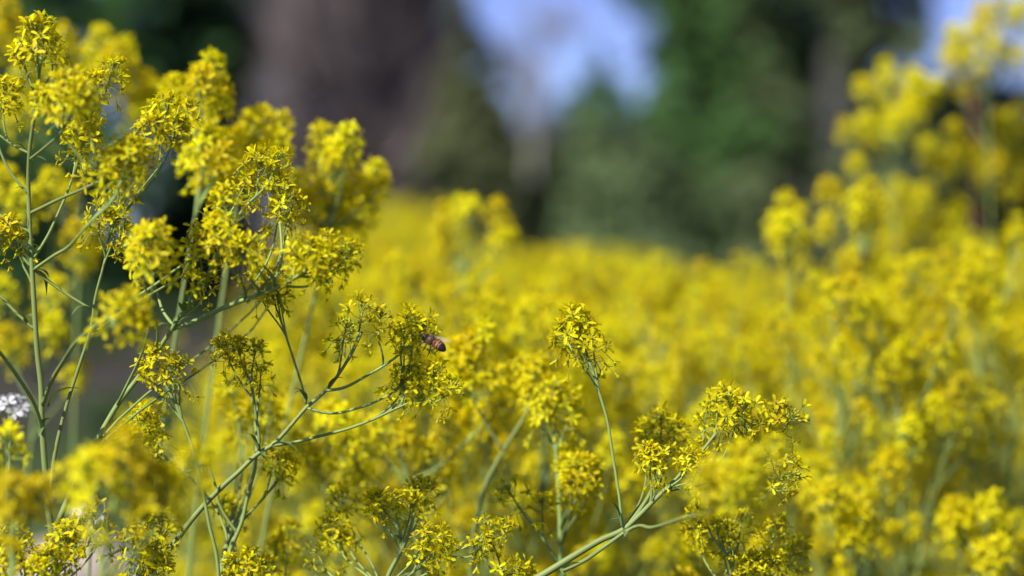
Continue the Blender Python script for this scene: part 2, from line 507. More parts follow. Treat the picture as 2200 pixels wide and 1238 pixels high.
def wildflower(label, root, stem, branches=(), heads=(), leaves=(), r0=1.5, r1=.9, hi=True, group=None, seed=0, name='wildflower', extra_leaves=3):
    """stem: (px,py,d) from low to high; branches: (points, r0, r1, head kind, scale); heads: (px,py,d,kind,scale) reached by side shoots"""
    r = random.Random(seed + 77)
    S3 = [at(*p) for p in stem]
    base = V((root[0], root[1], 0)) if root else V((S3[0].x * .97, S3[0].y + .01, 0))
    e = empty(name, base, label=label, category='flowering plant')
    if group: e['group'] = group
    low = S3[0] - base
    pts = [V((0, 0, -.01)), V((low.x * .25, low.y * .25, low.z * .45))] + [p - base for p in S3]
    P = smooth(pts, 6)
    n = len(P)
    b = MB(); b.tube(P, [(r0 * 1.3 * (1 - i / n) + r0 * (i / n) if i < 12 else r0 + (r1 - r0) * (i - 12) / max(1, n - 13)) * MM for i in range(n)], MAT['stem'], 8)
    obj('stem', b.mesh('stem'), e)
    spines = [(P[8:], r1)]
    k = 0
    for br in branches:
        pts_, a, c, kind, s = br
        Q = smooth([at(*p) - base for p in pts_], 5); m = len(Q)
        b = MB(); b.tube(Q, [(a + (c - a) * (i / (m - 1)) ** .7) * MM for i in range(m)], MAT['stem'], 7)
        obj('branch', b.mesh('branch'), e)
        spines.append((Q[m // 3:], c))
        if hi and r.random() < .65:                          # a narrow bract where the branch leaves the stem
            bd_ = (Q[2] - Q[0]).normalized()
            sd_ = V((r.gauss(0, 1), r.gauss(0, 1), r.gauss(0, .5))).normalized()
            obj('leaf', leaf_mb(Q[0] + bd_ * .001, bd_ * .8 + sd_ * .6, r.uniform(.007, .014), r.uniform(.9, 1.6) * MM, seed * 31 + int(pts_[0][0]), r.uniform(-.2, .4)).mesh('leaf'), e)
        if kind:
            put_head(e, Q[-1], (Q[-1] - Q[-3]).normalized() + V((0, 0, .25)), kind, s, hi, r)
    for (x, y, d, kind, s) in heads:
        c = at(x, y + 10, d) - base
        best, bs, bd = None, 1e9, None
        for sp, rr in spines:
            for i, p in enumerate(sp[:-1]):
                dz = c.z - p.z; lat = math.hypot(c.x - p.x, c.y - p.y); dist = (c - p).length
                sc = dist + max(0, .018 - dist) * 8 + max(0, .6 * lat + .015 - dz) * 1.5
                if sc < bs: bs, best, bd, br_ = sc, p, (sp[i + 1] - p).normalized(), rr
        out = (c - best).normalized()
        ad = (out * .7 + V((0, 0, .55)) + V((r.gauss(0, .12), r.gauss(0, .12), 0))).normalized()
        L = KIND[kind][4] * MM * s * HS
        hb = c - ad * L * .45
        dist = (hb - best).length
        Q = bez(best, best + (bd * .5 + out * .6).normalized() * dist * .35, hb - ad * dist * .35, hb, 8)
        b = MB(); b.tube(Q, [(min(.75, br_) * (1 - i / 8) + .42 * i / 8) * MM for i in range(9)], MAT['stem'], 6)
        obj('branch', b.mesh('branch'), e)
        put_head(e, hb, ad, kind, s, hi, r)
        k += 1
    for (x, y, x2, y2, d, W) in leaves:
        p, q = at(x, y, d) - base, at(x2, y2, d - .006) - base
        obj('leaf', leaf_mb(p, q - p, (q - p).length, W * MM, seed + x, .1).mesh('leaf'), e)
    for i in range(extra_leaves):
        t = .12 + .25 * i + r.uniform(0, .1)
        p = pts[0].lerp(pts[2], min(.95, t)); a = r.uniform(0, 2 * PI)
        obj('leaf', leaf_mb(p, (math.cos(a), math.sin(a), .9), r.uniform(.06, .10), r.uniform(5, 8) * MM, seed * 10 + i).mesh('leaf'), e)
    return e


# ---- the sharp plants at the focus
wildflower('tall plant with a thick straight pale green stem at the left edge', None,
    [(119, 1236, 1), (112, 1150, 1), (103, 1090, 1), (98, 1022, 1), (93, 954, 1), (90, 903, 1), (88, 827, 1), (81, 766, 1), (73, 647, 1), (68, 560, 1), (63, 464, 1), (61, 400, 1), (64, 322, .995), (73, 254, .99), (81, 187, .985), (86, 140, .98)],
    [([(66, 458, 1), (119, 432, .99), (170, 410, .97), (225, 385, .95)], .9, .6, 'full', 1.05),
     ([(72, 556, 1), (102, 508, 1), (126, 457, 1), (146, 410, 1), (166, 350, 1), (174, 322, 1)], .75, .5, 'dome', .95),
     ([(72, 580, 1), (112, 552, .98), (153, 525, .95), (197, 475, .93), (245, 425, .93), (262, 385, .93)], .8, .5, 'full', 1.0),
     ([(68, 575, 1), (34, 538, 1), (18, 525, 1)], .7, .5, 'dome', .9),
     ([(64, 500, 1), (40, 484, 1.0), (0, 462, 1), (-40, 430, 1)], .8, .6, 'dome', 1),
     ([(73, 579, 1), (112, 610, 1), (146, 634, 1), (175, 652, 1), (195, 664, 1)], .75, .6, None, 1),
     ([(106, 1070, 1), (119, 971, 1), (146, 862, 1), (170, 787, 1), (195, 705, 1), (204, 644, 1), (226, 556, 1), (235, 506, 1)], 1.05, .5, 'loose', 1.15),
     ([(76, 709, 1), (41, 678, 1), (0, 636, 1), (-50, 590, 1)], .8, .6, 'dome', 1),
     ([(92, 870, 1), (112, 817, .98), (136, 776, .96), (170, 729, .93), (217, 692, .91), (245, 690, .885), (260, 708, .88)], 1.1, .6, None, 1),
     ([(92, 925, 1), (71, 862, .99), (44, 818, .98), (0, 758, .97), (-40, 715, .96)], 1.0, .8, 'dome', 1),
     ([(63, 420, 1), (20, 366, 1), (0, 322, 1), (-10, 260, 1), (2, 232, 1)], .7, .5, 'dome', .95),
     ([(62, 345, 1), (98, 316, .97), (129, 288, .95), (155, 245, .93)], .8, .5, 'full', 1.05),
     ([(64, 330, 1), (34, 316, 1), (0, 292, 1), (-40, 270, 1)], .6, .5, 'small', 1)],
    [(80, 95, .98, 'full', 1.1), (112, 112, .99, 'small', 1), (50, 122, .985, 'small', 1.05), (95, 62, .985, 'small', .9),
     (235, 160, 1, 'dome', .85), (200, 190, .99, 'dome', .9), (140, 205, .93, 'full', 1), 
     (175, 280, 1.0, 'full', .9), (160, 320, 1.0, 'loose', .8), (8, 205, 1, 'loose', .9), (12, 500, 1, 'dome', .95), (40, 520, 1.0, 'small', .9),
     (270, 340, .94, 'full', 1.05), (350, 255, .985, 'full', 1.05), (400, 240, .985, 'small', 1),
     (265, 672, .88, 'full', 1.1), (290, 695, .88, 'dome', .9), (255, 440, .995, 'loose', .9), (215, 460, .995, 'loose', 1), (250, 475, .995, 'small', 1), (320, 290, .98, 'dome', .9), (375, 280, .985, 'dome', .85), (300, 335, .95, 'dome', .9), (110, 230, .95, 'dome', .95), (175, 225, .945, 'dome', .9)],
    [(195, 663, 153, 672, 1, 1.6), (105, 874, 178, 828, 1, 1.7), (92, 920, 82, 935, 1, 2.2), (70, 712, 12, 664, 1.0, 1.0), (72, 580, 104, 592, 1, 1.6)], 1.62, .72, seed=1)

wildflower('plant with a long slanting stem forking below a big golden spray on the left', None,
    [(115, 1147, 1), (143, 1079, 1), (183, 991, 1), (217, 930, 1), (258, 862, 1), (292, 818, 1), (326, 773, .995), (360, 722, .99), (390, 675, .985), (414, 647, .98), (441, 600, .975), (462, 560, .97), (490, 500, .975), (530, 440, .985)],
    [([(372, 706, .99), (424, 688, .985), (475, 664, .98), (526, 644, .97), (573, 627, .965), (620, 605, .96), (660, 580, .955)], 1.25, .8, 'dome', 1.0),
     ([(374, 702, .99), (350, 668, 1), (339, 634, 1.01), (325, 590, 1.0), (320, 570, .97)], .8, .5, 'full', 1.0),
     ([(197, 720, 1.0), (271, 664, 1.0), (339, 624, .99), (407, 580, .98), (440, 545, .98)], .65, .5, 'dome', .9),
     ([(262, 655, 1.0), (316, 624, .995), (373, 583, .99), (411, 556, .985), (440, 520, .98)], .85, .55, 'dome', .95)],
    [(555, 372, 1.0, 'full', 1.0), (590, 352, 1.0, 'dome', .85), (520, 400, 1.0, 'dome', .95), (600, 420, 1.0, 'full', .95), (625, 448, 1.0, 'loose', .8), (595, 470, 1, 'loose', .75),
     (490, 455, .952, 'full', 1.0), (470, 505, .95, 'dome', .95), 
     (430, 540, .97, 'dome', .95), (520, 550, .95, 'dome', .9), (545, 530, .95, 'small', 1.05), (415, 600, .97, 'small', .9), (440, 615, .98, 'loose', .7),
     (330, 545, .92, 'full', 1.05), (310, 520, .93, 'dome', .9),
     (690, 535, .96, 'full', .95), (740, 545, .97, 'dome', .95), (650, 545, .955, 'dome', .9), (720, 575, .97, 'loose', .85), (625, 530, 1.09, 'dome', .9), (610, 560, 1.09, 'dome', 1), (680, 580, .96, 'small', 1)],
    [(374, 706, 330, 702, .99, 2.0), (412, 650, 405, 634, .98, 2.2), (395, 668, 388, 650, .98, 2.0)], 1.35, .7, seed=2)

wildflower('arching plant whose shaded forked sprays carry the bee', (-.215, 1.03),
    [(235, 1330, 1), (300, 1250, 1), (353, 1191, 1), (377, 1164, 1), (407, 1123, 1), (445, 1079, 1), (482, 1042, 1), (509, 1018, 1), (556, 974, 1), (584, 957, 1), (620, 920, 1), (658, 876, 1), (701, 838, 1), (724, 809, 1), (748, 772, 1), (765, 742, 1), (778, 712, 1)],
    [([(702, 839, 1), (733, 835, 1), (785, 809, 1), (829, 783, 1), (867, 754, 1), (884, 737, 1)], .75, .5, 'dome', .9),
     ([(661, 877, 1), (692, 886, 1), (721, 888, 1), (762, 879, .998), (803, 865, .997), (838, 847, .996), (861, 830, .996)], .7, .48, 'loose', .9),
     ([(584, 958, 1), (640, 949, 1), (687, 937, .998), (742, 923, .996), (800, 902, .994), (849, 879, .993), (893, 860, .992)], .8, .55, 'loose', .95),
     ([(658, 868, 1), (648, 827, 1), (631, 773, 1.002), (611, 712, 1.004), (590, 652, 1.005)], .6, .42, 'small', 1.05),
     ([(556, 968, 1), (556, 930, 1), (550, 895, 1), (546, 860, 1), (536, 818, 1), (522, 785, 1)], .75, .5, 'loose', .8)],
    [(775, 680, 1, 'loose', .9), (740, 712, 1.0, 'seedy', .8), (815, 690, 1, 'seedy', .8), 
     (884, 698, 1.003, 'dome', .85), (862, 720, 1, 'small', .9), (868, 765, 1.0, 'seedy', .8), 
     (885, 805, .995, 'seedy', .95), (925, 820, .993, 'dome', .9), (960, 835, .992, 'seedy', .85), (865, 825, .995, 'small', .9), 
     (590, 605, 1.004, 'dome', .85), (555, 612, 1.005, 'loose', .8), (600, 630, 1.005, 'small', .9),
     (490, 755, 1, 'dome', .8), (545, 765, 1.0, 'seedy', .8), (515, 745, 1.0, 'small', .8), (560, 800, 1.01, 'seedy', .7)],
    [(553, 965, 526, 926, .998, 1.3), (587, 957, 640, 967, .997, 1.8), (658, 864, 628, 830, .998, 1.2), (564, 972, 566, 985, .996, 1.2)], 1.45, .55, seed=3)

wildflower('plant bent to the right whose thin upright shoot ends in a lone flower head', (-.07, 1.02),
    [(1090, 1275, 1), (1161, 1238, 1), (1232, 1195, 1), (1290, 1161, 1), (1341, 1137, 1), (1368, 1113, 1), (1409, 1072, 1), (1443, 1039, 1), (1470, 1011, 1), (1495, 985, 1.0), (1540, 930, 1.0)],
    [([(1341, 1137, 1), (1337, 1120, 1), (1331, 1072, 1), (1317, 981, 1), (1303, 896, 1), (1290, 852, 1), (1276, 805, 1), (1262, 765, 1)], .75, .55, 'loose', 1.0),
     ([(1210, 1226, 1), (1255, 1205, .995), (1300, 1174, .99), (1345, 1142, .992), (1400, 1134, .96), (1470, 1113, .91), (1530, 1095, .865), (1575, 1060, .84)], 1.0, .7, 'full', 1.0),
     ([(1409, 1072, 1), (1404, 1045, 1), (1408, 1015, 1), (1406, 1005, 1)], .6, .45, 'dome', .8),
     ([(1436, 1056, 1), (1465, 1051, 1), (1490, 1052, 1)], .4, .3, None, 1),
     ([(1580, 975, 1.02), (1600, 962, 1.02), (1625, 945, 1.02), (1640, 930, 1.02)], .6, .45, 'seedy', .9)],
    [(1240, 710, 1, 'full', .95), (1215, 715, 1, 'small', 1), (1275, 742, 1.0, 'seedy', .8), (1232, 690, 1.0, 'small', .9),
     (1395, 985, 1, 'dome', .85), (1430, 990, 1, 'loose', .8), (1480, 985, .995, 'dome', .8), (1500, 1000, .995, 'small', .9),
     (1570, 870, 1.01, 'seedy', 1.05), (1540, 880, 1.01, 'loose', .95), (1600, 890, 1.01, 'seedy', 1), (1580, 905, 1.012, 'seedy', 1), (1620, 915, 1.015, 'seedy', .9), (1690, 905, 1.015, 'seedy', 1), (1660, 895, 1.015, 'loose', .85),
     (1515, 905, 1.02, 'loose', .9), (1420, 920, 1.045, 'dome', 1), (1450, 930, 1.045, 'dome', .9), (1390, 930, 1.05, 'small', 1),
     (1530, 1045, .84, 'full', 1), (1590, 1005, .84, 'dome', 1), (1645, 975, .85, 'dome', .95), (1610, 1055, .85, 'small', 1.1),
     (1680, 1015, 1.01, 'seedy', 1), (1665, 1045, 1.01, 'seedy', .8), (1690, 985, 1.01, 'seedy', .8)],
    [(1334, 1130, 1300, 1066, .998, 1.2), (1440, 1050, 1475, 1064, 1, 1.1), (1356, 1140, 1340, 1150, .995, 2.0)], 1.75, .6, seed=4)

wildflower('short plant with a loose wide-petalled head low in the bottom left corner', None,
    [(262, 1330, .985), (285, 1250, .985), (305, 1205, .985)], [],
    [(312, 1165, .985, 'full', 1.1), (340, 1150, .985, 'loose', 1.1), (285, 1185, .985, 'loose', 1.05), (325, 1195, .99, 'small', 1.1), (340, 1220, .99, 'small', 1)], r0=.9, r1=.7, seed=5)

wildflower('thin-stemmed plant with one small head crossed by the slanting stem', None,
    [(472, 1300, .99), (465, 1191, .99), (451, 1134, .99), (438, 1066, .99), (421, 991, .99), (400, 923, .99), (373, 862, .99), (350, 815, .99)], [],
    [(345, 785, .99, 'full', .95), (320, 790, .99, 'small', 1), (385, 800, .99, 'seedy', .9), (370, 790, .99, 'small', .9)], r0=.85, r1=.55, seed=6)

wildflower('forked green plant standing just behind the arching bee plant', None,
    [(455, 1290, 1.03), (473, 1235, 1.03), (502, 1164, 1.03), (519, 1123, 1.03), (533, 1062, 1.03), (546, 1015, 1.03), (552, 960, 1.04), (548, 905, 1.06)],
    [([(510, 1145, 1.03), (485, 1110, 1.03), (470, 1080, 1.03), (462, 1040, 1.03), (440, 1000, 1.03), (400, 1015, 1.03), (340, 970, 1.03)], .7, .5, None, 1),
     ([(520, 1120, 1.03), (575, 1060, 1.04), (600, 1030, 1.04)], .6, .5, 'dome', .9)],
    [(310, 920, 1.03, 'dome', 1), (285, 945, 1.03, 'small', 1), (335, 940, 1.03, 'seedy', .8), (320, 900, 1.03, 'small', 1), (330, 895, 1.08, 'dome', .9),
     (600, 1000, 1.04, 'dome', .9), (585, 975, 1.04, 'small', 1), (545, 880, 1.13, 'full', 1), (520, 900, 1.13, 'dome', 1), (560, 850, 1.13, 'dome', 1), (500, 840, 1.13, 'dome', .95), (580, 900, 1.13, 'dome', .95), (580, 830, 1.13, 'small', 1)], r0=1.15, r1=.6, seed=7)

wildflower('low bushy plant with several small sharp heads at the bottom centre', None,
    [(820, 1290, 1.02), (835, 1235, 1.02), (862, 1184, 1.02), (880, 1144, 1.02), (890, 1103, 1.02)],
    [([(862, 1184, 1.02), (858, 1150, 1.02), (850, 1125, 1.02), (832, 1105, 1.02)], .7, .45, 'dome', .85),
     ([(850, 1245, 1.02), (900, 1222, 1.02), (960, 1190, 1.01), (1011, 1171, 1.01), (1050, 1155, 1.01)], .6, .45, 'dome', .85)],
    [(815, 1078, 1.02, 'dome', .8), (850, 1080, 1.02, 'small', .9), (890, 1070, 1.03, 'full', .85), (915, 1055, 1.035, 'small', 1), (880, 1100, 1.03, 'dome', .8),
     (935, 1165, 1.01, 'dome', .85), (910, 1150, 1.01, 'small', 1), (955, 1180, 1.01, 'small', 1), (930, 1195, 1.015, 'loose', .8), (900, 1190, 1.015, 'small', .9),
     (1035, 1140, 1.01, 'seedy', .9), (1030, 1170, 1.01, 'small', .9), (1085, 1215, 1.01, 'dome', .8), (1110, 1220, 1.02, 'small', .9), (740, 1085, 1.06, 'dome', 1), (720, 1140, 1.05, 'dome', .95), (690, 1195, 1.04, 'seedy', .85), (745, 1155, 1.05, 'small', 1)],
    [], 1.2, .6, seed=8)

wildflower('plant with a straight pale blurred stem below a drooping head in the centre', None,
    [(1208, 1300, 1.1), (1205, 1191, 1.1), (1202, 1089, 1.1), (1195, 988, 1.1), (1191, 905, 1.1)],
    [([(1218, 1245, 1.05), (1171, 1164, 1.05), (1127, 1106, 1.05), (1118, 1095, 1.05)], .75, .55, 'seedy', 1)],
    [(1190, 870, 1.1, 'full', 1.1), (1220, 880, 1.1, 'loose', 1), (1160, 885, 1.1, 'loose', 1), (1190, 840, 1.11, 'dome', 1), (1150, 860, 1.11, 'dome', .9), (1165, 1090, 1.05, 'seedy', .9),
     (1240, 1020, 1.08, 'full', .95), (1265, 1005, 1.08, 'dome', .9), (1230, 1050, 1.08, 'dome', .9), (1270, 1040, 1.08, 'small', 1), (1215, 1000, 1.09, 'dome', .9)], [], 1.35, .8, seed=9)

wildflower('plant with a blurred forked green stem between the bee and the lone head', None,
    [(1010, 1300, 1.14), (1025, 1113, 1.14), (1045, 1038, 1.14), (1080, 971, 1.14), (1124, 900, 1.14), (1150, 850, 1.14)],
    [([(1080, 968, 1.14), (1050, 920, 1.14), (1025, 876, 1.14), (1000, 830, 1.14)], .9, .6, 'dome', 1)],
    [(1010, 745, 1.14, 'full', 1), (1040, 720, 1.14, 'dome', 1), (985, 760, 1.14, 'dome', 1), (1150, 800, 1.14, 'full', 1), (1110, 790, 1.15, 'dome', 1), (1180, 780, 1.15, 'dome', 1), (1060, 810, 1.14, 'dome', 1), (1005, 800, 1.14, 'full', 1), (1130, 840, 1.14, 'dome', 1)], [], 1.4, .8, hi=False, seed=10)

wildflower('plant with two pale crossing stems low behind the bee spray', None,
    [(905, 1290, 1.17), (890, 1120, 1.17), (879, 1035, 1.17), (860, 980, 1.17), (842, 920, 1.17), (835, 880, 1.17)],
    [([(879, 1035, 1.17), (940, 1005, 1.17), (1000, 950, 1.17), (1050, 905, 1.17)], .9, .6, 'dome', 1),
     ([(885, 1060, 1.17), (830, 990, 1.17), (780, 960, 1.17), (745, 930, 1.17)], .9, .6, 'full', 1)],
    [(700, 930, 1.15, 'seedy', 1.05), (740, 900, 1.16, 'dome', 1), (820, 930, 1.17, 'full', 1.05), (870, 940, 1.17, 'dome', 1), (650, 960, 1.15, 'dome', 1), (960, 910, 1.18, 'full', 1), (1020, 900, 1.18, 'dome', 1), (760, 960, 1.16, 'full', 1), (920, 980, 1.18, 'dome', 1), (690, 1000, 1.16, 'full', 1), (780, 1020, 1.17, 'dome', 1), (960, 1030, 1.18, 'dome', 1)], [], 1.4, .8, hi=False, seed=12)

# ---- the blurred clumps nearer than the focus, bottom left, and right of it
wildflower('very near plant with soft blurred heads across the bottom left', None,
    [(215, 1330, .8), (225, 1200, .8), (240, 1110, .8), (250, 1060, .8)], [],
    [(205, 1045, .80, 'full', 1.15), (262, 990, .80, 'full', 1.2), (300, 1045, .81, 'full', 1.15), (345, 1080, .81, 'dome', 1.1), (405, 1010, .83, 'dome', 1.05), (350, 1030, .82, 'small', 1), (160, 1030, .82, 'small', 1)], [], 1.1, .7, hi=False, seed=13)
wildflower('near plant with blurred heads cut off by the left bottom edge', None,
    [(20, 1330, .84), (30, 1200, .84), (35, 1120, .84)], [],
    [(22, 1065, .83, 'full', 1), (72, 1085, .84, 'dome', 1), (-5, 1100, .84, 'dome', 1), (15, 960, .9, 'dome', .95)], [], 1.1, .7, hi=False, seed=14)
wildflower('short plant with crisp greenish heads beside the foot of the tall left stem', None,
    [(60, 1330, .97), (80, 1260, .97), (100, 1200, .97)], [],
    [(28, 1160, .97, 'full', .9), (45, 1185, .97, 'dome', .9), (10, 1190, .97, 'dome', .9), (150, 1145, .98, 'seedy', 1), (130, 1165, .98, 'small', 1.1), (175, 1130, .98, 'seedy', .9), (140, 1185, .98, 'dome', .95), (100, 1215, .97, 'dome', 1), (200, 1120, .98, 'loose', .9), (215, 1150, .98, 'small', 1), (20, 1225, .96, 'full', 1), (70, 1235, .96, 'dome', 1)], [], 1.0, .7, seed=15)
wildflower('short plant with bright heads along the bottom edge left of centre', None,
    [(560, 1330, 1.02), (552, 1270, 1.02), (545, 1235, 1.02)], [],
    [(540, 1220, 1.02, 'full', .95), (515, 1230, 1.02, 'dome', .9), (565, 1232, 1.02, 'dome', .9), (505, 1090, 1.08, 'dome', .9), (480, 1085, 1.07, 'small', 1), (620, 1150, 1.1, 'dome', 1), (590, 1190, 1.1, 'full', 1)], [], 1.0, .7, seed=16)
wildflower('leafy plant with half-shaded heads under the bent right-hand stem', None,
    [(1560, 1330, 1.03), (1570, 1240, 1.03), (1575, 1180, 1.03)], [],
    [(1515, 1105, 1.03, 'dome', .95), (1540, 1120, 1.03, 'small', 1), (1565, 1140, 1.03, 'seedy', 1), (1590, 1130, 1.03, 'seedy', .9), (1620, 1215, 1.03, 'full', .95), (1650, 1225, 1.03, 'dome', .9), (1600, 1225, 1.03, 'small', 1), (1555, 1170, 1.04, 'dome', .9), (1500, 1135, 1.05, 'dome', .9), (1660, 1150, 1.05, 'dome', 1), (1700, 1195, 1.06, 'full', 1)], [], 1.2, .7, seed=17)
wildflower('blurred plant with scattered flower heads near the lower right corner', None,
    [(1850, 1330, 1.23), (1845, 1200, 1.23), (1830, 1130, 1.23)], [],
    [(1785, 1068, 1.20, 'full', 1), (1835, 1126, 1.21, 'full', 1), (1753, 1067, 1.24, 'dome', 1), (1852, 1092, 1.21, 'dome', 1), (1853, 1061, 1.24, 'dome', 1), (1872, 1148, 1.22, 'dome', 1), (1818, 1237, 1.27, 'full', 1), (1827, 1159, 1.21, 'dome', 1), (1744, 1002, 1.29, 'full', 1.05), (1908, 1012, 1.25, 'full', 1.05), (1912, 988, 1.31, 'dome', 1)], [], 1.3, .8, hi=False, seed=18)
wildflower('blurred yellow plant at the very bottom right corner', None,
    [(2120, 1330, 1.23), (2120, 1220, 1.23), (2110, 1150, 1.23)], [],
    [(2119, 1196, 1.21, 'full', 1), (2145, 1180, 1.20, 'dome', 1), (2134, 1225, 1.27, 'dome', 1), (2045, 1122, 1.26, 'full', 1), (2059, 1110, 1.23, 'full', 1), (2119, 1111, 1.24, 'dome', 1), (2062, 1125, 1.23, 'dome', 1), (2128, 1090, 1.22, 'dome', 1), (2184, 1125, 1.32, 'dome', 1)], [], 1.3, .8, hi=False, seed=19)


# ---- discrete blurred plants that stand above the mass
def clump(label, x, z, heads, seed, low=1300, r0=1.05):
    top = min(h[1] for h in heads)
    hx = sum(h[0] for h in heads) / len(heads); hy = sum(h[1] for h in heads) / len(heads)
    wildflower(label, None, [(x, low, z), (x * .6 + hx * .4, (low + hy) / 2 + 60, z), (hx, hy + 30, z)], [],
               [(h[0], h[1], z + (h[3] if len(h) > 3 else 0) + random.Random(seed * 50 + i).uniform(-.03, .03), ('full', 'dome')[i % 2], h[2]) for i, h in enumerate(heads)], [], r0, .8, hi=False, seed=seed)


clump('soft plant with a tall rounded cluster beside the big left spray', 300, 1.14,
      [(450, 150, 1.0), (470, 185, 1.0), (435, 190, .95), (455, 225, .95), (425, 165, .8), (470, 230, .8), (440, 320, 1.05), (470, 345, 1), (420, 345, .95), (450, 370, .9), (485, 315, .9), (420, 250, .8)], 31)
clump('blurred plant with two rounded yellow heads in front of the mauve brown tree', 400, 1.2,
      [(560, 262, 1.05), (590, 280, 1.05), (540, 285, 1), (575, 310, 1), (600, 310, .9), (530, 320, .95), (500, 330, .9), (510, 285, .6), (385, 205, 1), (375, 225, .9), (590, 340, .9)], 32)
clump('blurred plant with a two-lobed head standing left of the gap of sky', 540, 1.2,
      [(690, 300, 1.0), (745, 300, 1.0), (720, 330, 1), (695, 345, .95), (740, 340, .9), (715, 370, .9), (800, 385, 1), (790, 410, 1), (760, 400, .9), (820, 385, .6), (640, 410, 1), (690, 420, 1.1), (730, 420, 1), (660, 440, 1), (720, 470, 1.1), (695, 465, 1), (780, 450, .95), (640, 460, .9), (760, 500, .9)], 33)
clump('hazy dark-backed plant behind the top left flower heads', 150, 1.38,
      [(20, 30, 1.1), (35, 70, 1.1), (10, 90, 1), (135, 85, 1.15), (110, 130, 1.2), (150, 110, 1), (215, 95, 1), (250, 120, 1.0), (230, 150, 1.1), (265, 110, .9), (190, 140, 1), (295, 190, 1.1), (320, 205, 1), (285, 220, 1.0), (60, 170, 1.1), (30, 210, 1.1), (45, 250, 1.2), (100, 200, 1), (270, 160, .9), (300, 240, .9), (280, 350, 1), (360, 210, .9)], 34)
clump('hazy plant low behind the thick left stem', 30, 1.32,
      [(20, 400, 1.1), (50, 430, 1.1), (110, 400, 1.1), (140, 415, 1), (160, 500, 1), (190, 520, 1), (175, 550, .9), (100, 610, .95), (120, 625, .9), (100, 690, 1), (85, 700, 1), (115, 700, .9), (20, 730, 1), (30, 755, .9), (165, 800, .9), (150, 810, .8), (10, 620, .9), (130, 720, .8)], 35)
clump('blurred plant with a ring-shaped head in front of the olive tree', 900, 1.42,
      [(985, 440, .9), (1012, 438, .8), (958, 455, .85), (948, 492, .8), (955, 525, .85), (970, 545, .8), (1062, 455, .85), (1085, 480, .85), (1075, 515, .85), (1098, 505, .7), (945, 540, .6)], 36)
clump('small blurred plant with paired heads against the grey trunk', 1700, 1.42,
      [(1688, 435, .95), (1665, 480, .95), (1695, 485, .95), (1670, 510, .8), (1722, 450, .55), (1725, 510, .6), (1705, 460, .8)], 37)
clump('small blurred plant with single round heads right of the grey trunk', 1790, 1.52,
      [(1775, 475, .9), (1775, 495, .85), (1780, 405, 1), (1795, 415, .8), (1840, 350, .7)], 38)
clump('blurred plant with a dense oval head just below the lumpy cluster', 1860, 1.42,
      [(1865, 405, 1), (1840, 430, 1), (1880, 435, 1), (1860, 455, 1), (1840, 455, .9), (1880, 465, .8), (1830, 550, 1), (1825, 565, .9), (1850, 560, .8), (1845, 480, .7)], 39)
clump('tall hazy plant with a wide lumpy cluster on the upper right', 1950, 1.75,
      [(1905, 150, 1.1), (1865, 185, 1), (1910, 190, 1.1), (1960, 165, 1.1), (1970, 190, 1.1), (2010, 180, 1), (1900, 230, 1.1), (1860, 265, 1.1), (1890, 275, 1.2), (1820, 275, 1), (1960, 240, 1.1), (1950, 210, 1), (1925, 260, 1), (1985, 215, .9), (1850, 180, .8), (1840, 350, .8)], 40)
clump('tallest hazy plant with big lumps in the top right corner', 2150, 1.75,
      [(2110, 30, 1.2), (2150, 20, 1.2), (2180, 50, 1.2), (2060, 105, 1.2), (2100, 90, 1.2), (2130, 110, 1.3), (2080, 130, 1.1), (2160, 120, 1.2), (2060, 80, 1), (2190, 20, 1.1), (2120, 60, 1.1), (2190, 120, 1), (2070, 188, .8), (2040, 115, 1)], 41)
clump('tall hazy plant with drooping lumps on the right edge', 2080, 1.8,
      [(2000, 320, 1.1), (2010, 350, 1.1), (2055, 290, 1.1), (2060, 330, 1.2), (2090, 330, 1.1), (2040, 350, 1), (2160, 270, 1), (2150, 310, 1), (2195, 290, 1.2), (2190, 350, 1.2), (2140, 360, 1), (2100, 360, 1), (2060, 440, 1), (2050, 460, .9), (2180, 410, 1.1), (2140, 250, .8), (2195, 230, .9)], 42)
clump('hazy plant forming a pale sloping shoulder below the right-hand lumps', 1990, 1.95,
      [(1930, 410, 1.2), (1960, 420, 1.2), (1980, 450, 1.2), (2000, 480, 1.2), (1940, 480, 1.2), (1920, 440, 1.1), (1960, 500, 1.2), (2010, 510, 1.1), (2040, 510, 1.1), (2070, 510, 1), (1990, 420, 1), (1910, 510, 1.2), (1930, 540, 1.2), (2030, 560, 1)], 43)
clump('blurred plant with an upright yellow head near the right edge', 2120, 1.5,
      [(2120, 580, 1.05), (2140, 600, .95), (2105, 610, .95), (2120, 630, .9), (2190, 640, 1), (2180, 670, 1), (2080, 650, .9), (2200, 600, .8), (2195, 720, 1), (2160, 700, .9)], 44)


